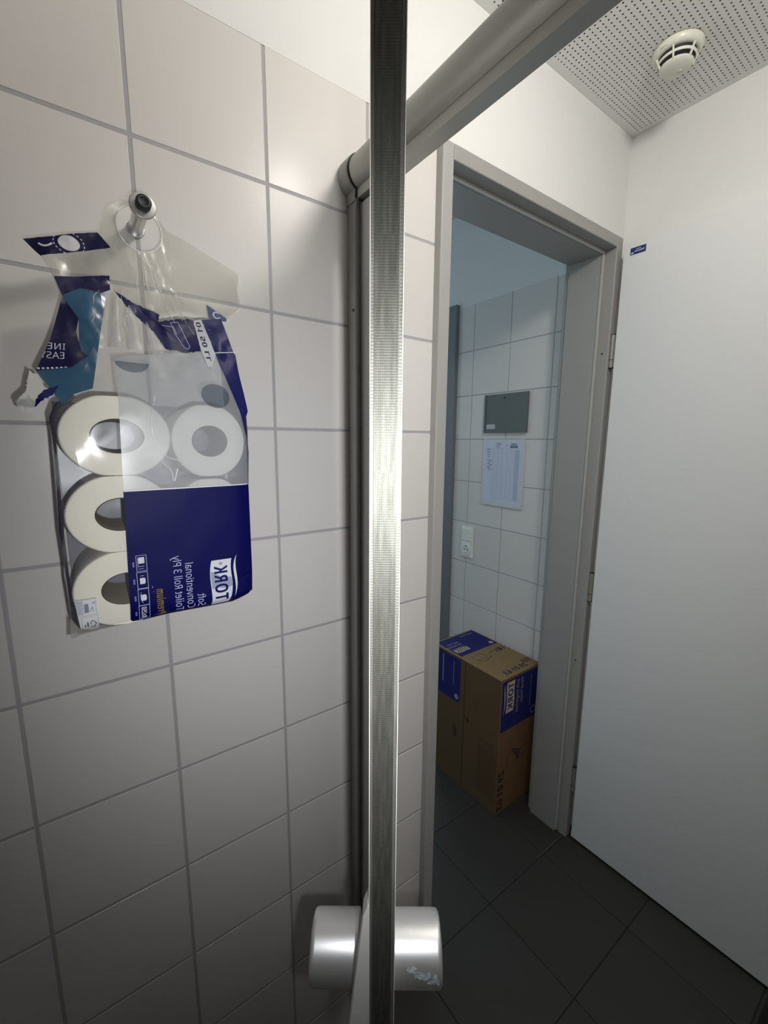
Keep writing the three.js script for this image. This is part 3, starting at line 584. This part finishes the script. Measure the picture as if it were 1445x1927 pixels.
// ------------------------------------------------------------------ washroom: carton, switch, panel, notice
{
  const w = 0.245, h = 0.592, d = 0.385;
  const K = thing('cardboard_box', 'tall brown cardboard carton with blue print on the washroom floor', 'box', [1.24 + w / 2, 0, -0.198 - d / 2]);
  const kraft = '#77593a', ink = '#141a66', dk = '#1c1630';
  const flecks = (x, W, H) => { for (let i = 0; i < 1500; i++) { x.fillStyle = rnd() < 0.5 ? 'rgba(60,40,20,0.10)' : 'rgba(200,170,130,0.10)'; x.fillRect(rnd() * W, rnd() * H, 1 + rnd() * 4, 1 + rnd() * 2); } };
  const mk = c => std([1, 1, 1], 0.85, 0, { map: canvasTexture(c) });
  const flag = (x, u, v, a, b, s) => { // blue-on-kraft wordmark: a = along the word, b = towards the letters' feet
    x.save(); x.setTransform(a[0] * s, a[1] * s, b[0] * s, b[1] * s, u, v);
    x.fillStyle = '#c9b79a'; x.beginPath(); x.moveTo(0, 8); x.bezierCurveTo(30, 0, 60, 16, 100, 4); x.lineTo(100, 40); x.bezierCurveTo(60, 50, 30, 36, 0, 44); x.fill();
    x.beginPath(); x.moveTo(0, -2); x.bezierCurveTo(30, -12, 60, 6, 108, -8); x.bezierCurveTo(60, 12, 30, -6, 0, -2); x.fill();
    x.fillStyle = ink; x.font = 'bold 34px sans-serif'; x.fillText('TORK', 5, 37, 90); x.restore();
  };
  // front (towards the room): 245 x 592 mm
  const [cf, f] = canvas(424, 1024);
  { const P = 424 / 0.245;
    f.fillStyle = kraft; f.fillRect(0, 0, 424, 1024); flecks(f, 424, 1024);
    f.fillStyle = ink; f.fillRect(14, 18, 404, 372);
    flag(f, 48, 34, [0, 1], [1, 0], 2.25);
    f.fillStyle = '#b7a88e'; word(f, 'Soft Singlefold', 192, 40, [0, 1], [1, 0], 26, 250); word(f, 'Hand Towel', 238, 40, [0, 1], [1, 0], 26, 190);
    f.fillStyle = '#6d6d8c'; for (let i = 0; i < 12; i++) f.fillRect(320, 60 + i * 20, 12, 12);
    f.strokeStyle = '#b7a88e'; f.lineWidth = 5; f.beginPath(); f.arc(370, 340, 26, 0, 7); f.stroke();
    f.strokeStyle = dk; f.lineWidth = 4; f.beginPath(); f.moveTo(150, 560); f.lineTo(100, 640); f.lineTo(120, 700); f.moveTo(150, 560); f.lineTo(250, 610); f.lineTo(230, 680); f.lineTo(150, 560); f.moveTo(250, 610); f.lineTo(330, 590); f.lineTo(300, 660); f.lineTo(230, 680); f.moveTo(280, 560); f.lineTo(330, 520); f.stroke();
    f.fillStyle = 'rgba(42,34,56,0.55)'; f.beginPath(); f.moveTo(150, 560); f.lineTo(250, 610); f.lineTo(230, 680); f.fill();
    f.fillStyle = dk; word(f, '29 01 63', 76, 690, [0, 1], [1, 0], 58, 315, 'bold sans-serif'); }
  // left side: 385 x 592 mm
  const [cl, l] = canvas(668, 1024);
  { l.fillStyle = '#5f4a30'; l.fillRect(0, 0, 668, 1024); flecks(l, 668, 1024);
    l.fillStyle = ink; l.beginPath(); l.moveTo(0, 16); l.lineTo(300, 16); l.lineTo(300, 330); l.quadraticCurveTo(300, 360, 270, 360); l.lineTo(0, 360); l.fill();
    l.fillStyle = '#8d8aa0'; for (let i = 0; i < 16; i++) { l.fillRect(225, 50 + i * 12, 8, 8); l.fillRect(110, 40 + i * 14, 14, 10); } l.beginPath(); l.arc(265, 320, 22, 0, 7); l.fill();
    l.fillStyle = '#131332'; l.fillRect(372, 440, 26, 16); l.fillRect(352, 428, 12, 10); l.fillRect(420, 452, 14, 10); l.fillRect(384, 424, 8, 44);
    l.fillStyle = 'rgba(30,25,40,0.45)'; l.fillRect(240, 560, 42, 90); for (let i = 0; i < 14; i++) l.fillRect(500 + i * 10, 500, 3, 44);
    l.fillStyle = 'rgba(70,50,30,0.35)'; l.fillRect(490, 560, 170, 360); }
  // top: 245 x 385 mm
  const [ct, t] = canvas(424, 668);
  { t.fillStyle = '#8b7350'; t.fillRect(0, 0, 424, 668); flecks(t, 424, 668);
    t.fillStyle = ink; t.fillRect(20, 14, 396, 270);
    flag(t, 170, 176, [-1, 0], [0, 1], 1.35);
    t.fillStyle = '#b7a88e'; word(t, 'Hand Towel', 170, 110, [-1, 0], [0, 1], 22, 120); word(t, 'Soft Singlefold', 170, 146, [-1, 0], [0, 1], 22, 150);
    for (let i = 0; i < 9; i++) t.fillRect(370 - i * 16, 40, 10, 8);
    t.beginPath(); t.arc(380, 250, 20, 0, 7); t.fill();
    t.strokeStyle = dk; t.lineWidth = 4; t.setLineDash([8, 6]); t.strokeRect(70, 330, 110, 60); t.setLineDash([]); t.beginPath(); t.moveTo(70, 390); t.lineTo(110, 430); t.lineTo(220, 400); t.stroke();
    t.fillStyle = 'rgba(42,34,56,0.7)'; t.fillRect(240, 350, 40, 10); t.fillRect(300, 345, 16, 40); t.fillRect(330, 335, 40, 50); t.fillRect(384, 335, 12, 50);
    t.fillStyle = dk; word(t, '29 01 63', 330, 640, [-1, 0], [0, 1], 44, 240, 'bold sans-serif');
    for (let i = 0; i < 14; i++) t.fillRect(330 + i * 6, 560, 3, 44); }
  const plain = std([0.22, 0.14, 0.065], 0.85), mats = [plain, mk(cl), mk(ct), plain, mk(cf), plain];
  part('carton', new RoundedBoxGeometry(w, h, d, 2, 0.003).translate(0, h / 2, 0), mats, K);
  part('flap_seam', bx(-w / 2 - 0.0008, -w / 2 + 0.001, 0.01, h - 0.004, 0.006, 0.0085), std([0.035, 0.025, 0.015], 0.9), K, 'dark seam between the flaps');
}
{
  const S = thing('light_switch', 'white wall plate with rocker switch above a power socket', 'switch', [FX, 0, 0]);
  const m = std([0.86, 0.86, 0.82], 0.35), y0 = 0.938, y1 = 1.088, z0 = -0.688, z1 = -0.612, yc = 1.013;
  part('plate', rbx(-0.011, -0.0003, y0, y1, z0, z1, 0.003), m, S);
  part('rocker', rbx(-0.0155, -0.0108, yc + 0.007, y1 - 0.009, z0 + 0.009, z1 - 0.009, 0.0015), m, S);
  const so = part('socket', lathe([[0.026, 0], [0.026, 0.0035], [0.021, 0.0035], [0.0195, 0.0005], [0, 0.0005]], 40).rotateZ(Math.PI / 2).translate(-0.0112, yc - 0.038, (z0 + z1) / 2), m, S);
  part('pin_hole', mergeGeometries([-0.0095, 0.0095].map(d => new THREE.CylinderGeometry(0.0035, 0.0035, 0.001, 16).rotateZ(Math.PI / 2).translate(-0.0121, yc - 0.038, (z0 + z1) / 2 + d))), seamMat, so);
  for (const d of [-0.0165, 0.0165]) part('earth_clip', bx(-0.0145, -0.0117, yc - 0.038 + d - 0.0015, yc - 0.038 + d + 0.0015, (z0 + z1) / 2 - 0.004, (z0 + z1) / 2 + 0.004), std([0.2, 0.19, 0.17], 0.4, 0.6), so);
}
{
  const P = thing('wall_panel', 'dark grey-green landscape plate with a small white label on the washroom tiles', 'panel', [FX, 0, 0]);
  const z0 = -0.57, z1 = -0.347, y0 = 1.53, y1 = 1.694, m = std([0.13, 0.15, 0.145], 0.55);
  part('plate', rbx(-0.012, -0.0003, y0, y1, z0, z1, 0.0015), m, P);
  part('rim', mergeGeometries([rbx(-0.0165, -0.0118, y0, y1, z0, z0 + 0.008, 0.001), rbx(-0.0165, -0.0118, y0, y0 + 0.008, z0 + 0.008, z1, 0.001)]), m, P);
  part('label', bx(-0.0124, -0.0118, y0 + 0.017, y0 + 0.037, z0 + 0.014, z0 + 0.062), std([0.5, 0.53, 0.56], 0.6), P, 'small white label');
  part('screw', new THREE.CylinderGeometry(0.0042, 0.0042, 0.002, 20).rotateZ(Math.PI / 2).translate(-0.0126, y1 - 0.018, -0.462), seamMat, P);
}
{
  const P = thing('notice_board', 'white clear-fronted holder with a tabular paper form below the dark plate', 'notice', [FX, 0, 0]);
  const z0 = -0.572, z1 = -0.352, y0 = 1.209, y1 = 1.503;
  part('holder', rbx(-0.010, -0.0003, y0, y1, z0, z1, 0.002), std([0.62, 0.65, 0.72], 0.35), P);
  const [c, x] = canvas(512, 704);
  x.fillStyle = '#dfe4ee'; x.fillRect(0, 0, 512, 704);
  x.fillStyle = '#c4cbd8'; x.fillRect(430, 90, 60, 580);
  x.fillStyle = '#5b6270'; for (let i = 0; i < 4; i++) x.fillRect(150 + 20 * (i % 2), 16 + i * 15, 80 - 12 * i, 5);
  x.fillStyle = '#4f8fae'; x.fillRect(370, 20, 84, 14); x.fillStyle = '#7b828c'; x.fillRect(360, 42, 106, 26); x.fillRect(300, 40, 20, 8);
  x.fillStyle = '#3e4450';
  for (let i = 0; i < 4; i++) x.fillRect(18 + 6 * i, 88 + i * 30, 62 - 7 * i, 6);
  for (let i = 0; i < 11; i++) x.fillRect(24 + 12 * ((i * 7) % 4), 210 + i * 12, 60 - 9 * ((i * 5) % 4), 4);
  x.strokeStyle = '#9aa2b4'; x.lineWidth = 2; x.strokeRect(112, 74, 380, 600);
  x.lineWidth = 1.2; for (let i = 0; i < 46; i++) { x.beginPath(); x.moveTo(112, 90 + i * 12.6); x.lineTo(430, 90 + i * 12.6); x.stroke(); }
  for (const v of [190, 250, 330, 380]) { x.beginPath(); x.moveTo(v, 74); x.lineTo(v, 674); x.stroke(); }
  const g = new THREE.PlaneGeometry(0.19, 0.262); g.rotateY(-Math.PI / 2); g.translate(-0.0103, 1.361, -0.461);
  part('paper_form', g, std([0.85, 0.87, 0.95], 0.7, 0, { map: canvasTexture(c) }), P, 'printed table form');
}
// dark mat in the near corner of the floor
{
  const M = thing('floor_mat', 'black rubber floor mat at the foot of the white door, bottom right corner', 'mat', [1.2, 0, 0]);
  part('mat', rbx(-0.08, 0.2, 0.0003, 0.008, 0.612, 1.1, 0.003), std([0.006, 0.006, 0.007], 0.9), M);
}

scene.traverse(o => { if (o.isMesh) { o.castShadow = true; o.receiveShadow = true; } if (o.isLight && !o.isRectAreaLight) o.castShadow = true; });
renderer.render(scene, camera);
